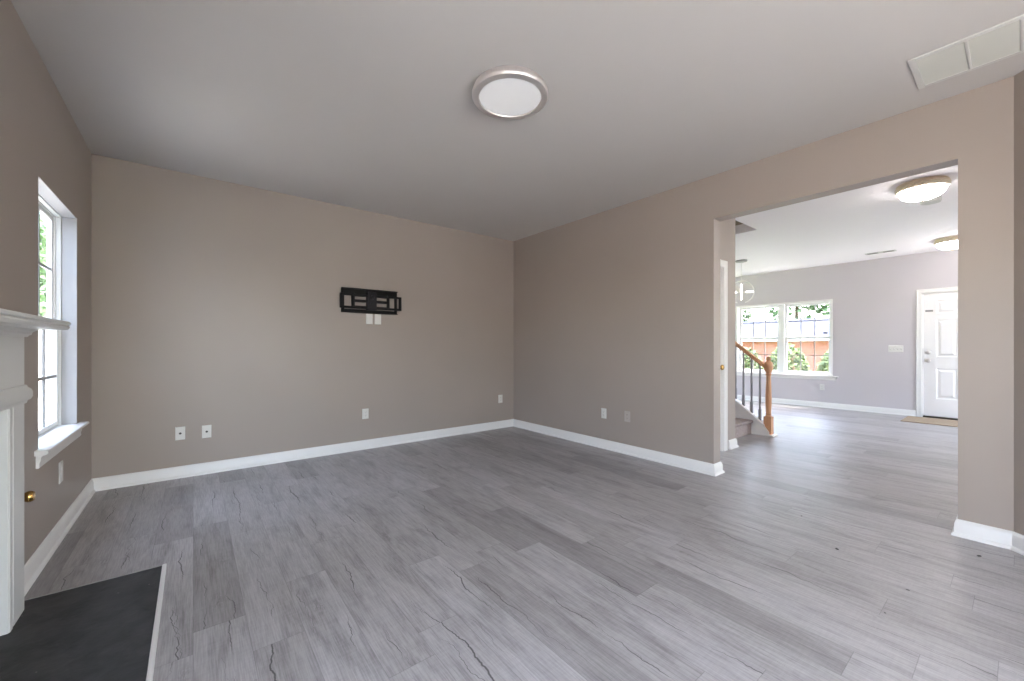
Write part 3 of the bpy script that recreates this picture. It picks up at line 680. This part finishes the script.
# ring pendant over the dining end
t = thing('ring_pendant', 'round ring pendant lamp with glowing tubes in front of the double window', 'pendant lamp', (7.80, 3.16, H), math.radians(-68))
bm = bmesh.new(); lathe(bm, [(0, 0), (.095, 0), (.098, -.008), (.09, -.026), (.012, -.032), (0, -.032)], 32); obj('canopy', bm, 'grey_track', t, smooth=True)
bm = bmesh.new(); tube(bm, [(0, 0, -.03), (0, 0, -.38)], .004, 8); obj('cord', bm, 'plastic', t)
zc = -.575; R_ = .2
bm = bmesh.new(); pts = [(R_*math.cos(a), 0, zc+R_*math.sin(a)) for a in [math.radians(x) for x in range(-72, 253, 6)]]
bm = tube(bm, pts, .011, 10)
obj('ring', bm, 'white', t, smooth=True)
for nm, a, b in (('tube_lamp', (0, 0, zc+.14), (0, 0, zc-.14)), ('tube_lamp', (-.19, 0, zc), (-.07, 0, zc)), ('tube_lamp', (.07, 0, zc), (.19, 0, zc))):
    bm = bmesh.new(); tube(bm, [a, b], .014, 12); obj(nm, bm, 'tube', t, smooth=True)
bm = bmesh.new(); tube(bm, [(-.07, 0, zc), (.07, 0, zc)], .005, 8); obj('crossbar', bm, 'nickel', t)
bm = bmesh.new(); tube(bm, [(0, 0, zc+.14), (0, 0, zc+.2)], .005, 8); obj('stem', bm, 'nickel', t)

# ------------------------------------------------------------------ staircase
t = thing('staircase', 'carpeted staircase with honey oak handrail, newel post and shade-greyed balusters beyond the opening', 'stairs', (5.45, 2.27, 0))
PF = Matrix.Translation(-Vector(t.location))
RISE, RUN, Y0, XS0, XS1 = .187, .252, 2.27, 4.987, 5.915
for i in range(11):
    ya_ = Y0+RUN*i; zt = RISE*(i+1); yb_ = ya_+RUN+(.03 if i < 10 else 0); zb = max(.001, zt-RISE*1.0)
    pr = [(ya_, zb), (ya_, zt-.045), (ya_-.012, zt-.04), (ya_-.024, zt-.028), (ya_-.026, zt-.014), (ya_-.018, zt-.003), (ya_-.004, zt), (ya_+RUN-.001, zt), (ya_+RUN-.001, zb)]
    bm = bmesh.new(); loft(bm, [[(x, y, z) for y, z in pr] for x in (XS0, XS1)])
    fsub(obj('carpeted_step', bm, 'carpet', t, smooth=True))
SL = .82
def zs(y): return .132+(y-2.13)*SL
bm = bmesh.new(); ye = 5.0
pr = [(2.06, .0), (2.06, .05), (2.10, zs(2.10)), (ye, zs(ye)), (ye, zs(ye)-.55), (2.6, .0)]
loft(bm, [[(x, y, z) for y, z in pr] for x in (5.917, 5.965)]); fsub(obj('stringer', bm, 'white', t))
bm = bmesh.new(); pr = [(2.115, zs(2.115)), (2.115, zs(2.115)+.022), (ye, zs(ye)+.022), (ye, zs(ye))]
loft(bm, [[(x, y, z) for y, z in pr] for x in (5.905, 5.995)]); fsub(obj('stringer_cap', bm, 'white', t, bevel=.004))
bm = bmesh.new(); bx(bm, 5.90, 6.06, 2.0, 2.06, 0, .02); bx(bm, 5.90, 5.9165, 2.06, 2.265, 0, .02); bx(bm, 5.966, 6.06, 2.06, 2.7, 0, .02); fsub(obj('shoe_moulding', bm, 'white', t, bevel=.004))
bm = bmesh.new(); bx(bm, 5.966, 5.98, 2.61, ye, .0, .9); fsub(obj('side_panel', bm, 'white', t))

XN, YNW = 5.985, 2.085
bm = bmesh.new()
bx(bm, XN-.045, XN+.045, YNW-.045, YNW+.045, .021, .25)
lathe(bm, [(.045, .25), (.036, .262), (.03, .27), (.034, .28), (.031, .30), (.036, .42), (.038, .5), (.034, .62), (.028, .74), (.026, .79), (.036, .80), (.037, .812), (.028, .82), (.034, .84)], 28, at=(XN, YNW, 0))
for_ball = [(0, .835), (.036, .84), (.05, .87), (.056, .905), (.054, .94), (.042, .968), (.024, .984), (.018, .992), (.03, 1.0), (.033, 1.012), (.028, 1.028), (.012, 1.04), (0, 1.042)]
lathe(bm, for_ball, 28, at=(XN, YNW, 0)); fsub(obj('newel_post', bm, 'oak', t, smooth=True))
def zr(y): return .925+(y-2.13)*SL
bm = bmesh.new(); pr = [(-.03, -.028), (-.03, -.012), (-.022, 0), (-.03, .012), (-.022, .026), (0, .033), (.022, .026), (.03, .012), (.022, 0), (.03, -.012), (.03, -.028)]
loft(bm, [[(XN-.02+a, y, zr(y)+b) for a, b in pr] for y in (2.115, ye)]); fsub(obj('handrail', bm, 'oak', t, smooth=True))
yb_ = 2.183
while yb_ < ye-.1:
    a, b = zs(yb_)+.02, zr(yb_)-.02; L_ = b-a; bm = bmesh.new()
    bx(bm, 5.955, 5.985, yb_-.015, yb_+.015, a-.015, a+.14)
    lathe(bm, [(.015, a+.14), (.011, a+.15), (.014, a+.165), (.011, a+.18), (.0145, a+.26), (.013, a+L_*.6), (.0095, b)], 14, at=(5.97, yb_, 0)); lathe(bm, [(0, b-.01), (.0095, b-.01), (.0095, b+.01)], 10, at=(5.97, yb_, 0))
    fsub(obj('baluster', bm, 'baluster_grey', t, smooth=True)); yb_ += .1035

# door mat
bm = bmesh.new(); bx(bm, 8.74, 9.45, .12, 1.19, .0005, .012)
tag(obj('door_mat', bm, 'mat', bevel=.004), 'tan coir door mat on the floor inside the front door', 'mat')
# small dark debris flecks on the planks
for i, (x, y, s_, lab) in enumerate(((3.452, .149, 1.2, 'beside the right baseboard'), (2.926, .665, 1.3, 'in the middle of the floor before the opening'), (2.7, .341, .7, 'between the middle fleck and the camera'), (3.304, .947, .7, 'closest to the opening threshold'), (2.388, .374, .5, 'nearest to the camera'))):
    bm = bmesh.new(); bmesh.ops.create_icosphere(bm, subdivisions=2, radius=.006*s_)
    for v in bm.verts: v.co.x *= 1.7; v.co.z = max(-.0, v.co.z*.6); v.co += Vector((random.uniform(-1, 1), random.uniform(-1, 1), 0))*.001
    o = obj('debris_fleck', bm, 'plastic_dark', loc=(x, y, .0003)); o.rotation_euler = (0, 0, i*1.1-.5)
    tag(o, 'tiny dark fleck on the grey planks, '+lab, 'debris', 'flecks on the floor')

# ------------------------------------------------------------------ outside
struct(obj('trim_1', box(-60, 80, -60, 80, -1.3, -1.2), 'grass'), 'lawn around the house')
struct(obj('trim_2', box(-14, -.85, -30, 60, -1.2, -.25), 'concrete'), 'paved yard outside the left window')
struct(obj('trim_3', box(9.9, 13.5, -6, 14, -1.2, -.25), 'concrete'), 'walkway outside the front wall')
struct(obj('trim_4', box(-2, 9, -14, YR-.25, -1.2, -.2), 'concrete'), 'patio behind the house')
bm = bmesh.new(); y = -6
while y < 34:
    bx(bm, -3.45, -3.42, y, y+.135, -.24, 2.05+random.uniform(-.015, .015)); y += .15
for z in (.2, 1.6): bx(bm, -3.49, -3.45, -6, 34, z, z+.09)
tag(obj('board_fence', bm, 'fence'), 'white vertical board fence seen through the left window', 'fence')
def foliage(bm, c, r, n, ls, seed):
    rn = random.Random(seed)
    for _ in range(n):
        while True:
            d = Vector([rn.uniform(-1, 1) for _ in range(3)])
            if .2 < d.length < 1: break
        d = d.normalized()*(d.length**.4)
        q = Vector(c)+Vector((d.x*r[0], d.y*r[1], d.z*r[2])); u = Vector([rn.uniform(-1, 1) for _ in range(3)]).normalized(); v = u.orthogonal().normalized()
        s_ = ls*rn.uniform(.6, 1.3); vs_ = [bm.verts.new(q+u*s_*a+v*s_*b) for a, b in ((-1, 0), (0, -.5), (1, 0), (0, .5))]; bm.faces.new(vs_)
def tree(x, y, h, r, lab, seed):
    t = thing('tree', lab, 'tree', (x, y, -1.2), 0, 'trees outside')
    bm = bmesh.new(); lathe(bm, [(.22, 0), (.16, h*.2), (.13, h*.45), (.05, h*.8), (0, h*.85)], 10); obj('trunk', bm, 'bark', t, smooth=True)
    bm = bmesh.new()
    rn = random.Random(seed)
    for i in range(7): foliage(bm, (rn.uniform(-.5, .5)*r, rn.uniform(-.5, .5)*r, h*rn.uniform(.35, .85)), (r*.65, r*.65, r*.6), 480, .08*r, seed*10+i)
    obj('foliage', bm, 'leaf_tree', t)
for i, (x, y, h, r) in enumerate(((-7.4, 25, 10, 2.9), (-7.6, 32.5, 11, 2.9), (-7.8, 40, 12, 3.1), (-9.5, 48.5, 14, 3.6), (-8.2, 10.5, 10, 3.2))):  # last tree is out of view, kept for its effect on window light
    tree(x, y, h, r, ['green leafy tree above the fence, seen in the left window upper sash', 'second green tree behind the fence', 'far green tree at the end of the fence line', 'farthest green tree beyond the fence', 'unseen green tree behind the fence, added to shape the left window light'][i], i+1)
for i, (x, y, h, r) in enumerate(((44, 13, 15, 4.2), (46, 23, 15, 4.4), (45, 3, 15, 4.2))):
    tree(x, y, h, r, ['pale leafy tree right of the brick house roof', 'pale leafy tree left behind the brick house roof', 'pale leafy tree at the right end beyond the brick house'][i], i+21)
for i in range(7):
    t = thing('shrub', 'low leafy shrub under the front window, %s' % ['rightmost in the row', 'second from the right', 'third from the right', 'middle of the row', 'third from the left', 'second from the left', 'leftmost in the row'][i], 'shrub', (11.2+.1*(i % 2), 1.5+1.0*i, -.25), 0, 'shrubs under the front window')
    bm = bmesh.new(); foliage(bm, (0, 0, .74), (.43, .43, .66+.05*(i % 3)), 2200, .06, 60+i); obj('foliage', bm, 'leaf_hedge', t)
    bm = bmesh.new(); lathe(bm, [(.03, 0), (.02, .5), (0, .7)], 8); obj('stem', bm, 'bark', t)
t = thing('neighbour_house', 'brick house with blue grey roof across the street', 'house', (30, 10, -1.2))
obj('brick_wall', box(0, 7, -9, 9, 0, 2.95), 'brick', t)
bm = bmesh.new(); pr = [(-.5, 2.9), (3.5, 4.35), (7.5, 2.9), (7.5, 2.75), (3.5, 4.2), (-.5, 2.75)]
loft(bm, [[(x, y, z) for x, z in pr] for y in (-9.5, 9.5)]); obj('roof', bm, 'roof', t)
obj('fascia', box(-.54, -.5, -9.5, 9.5, 2.74, 2.93), 'white', t)
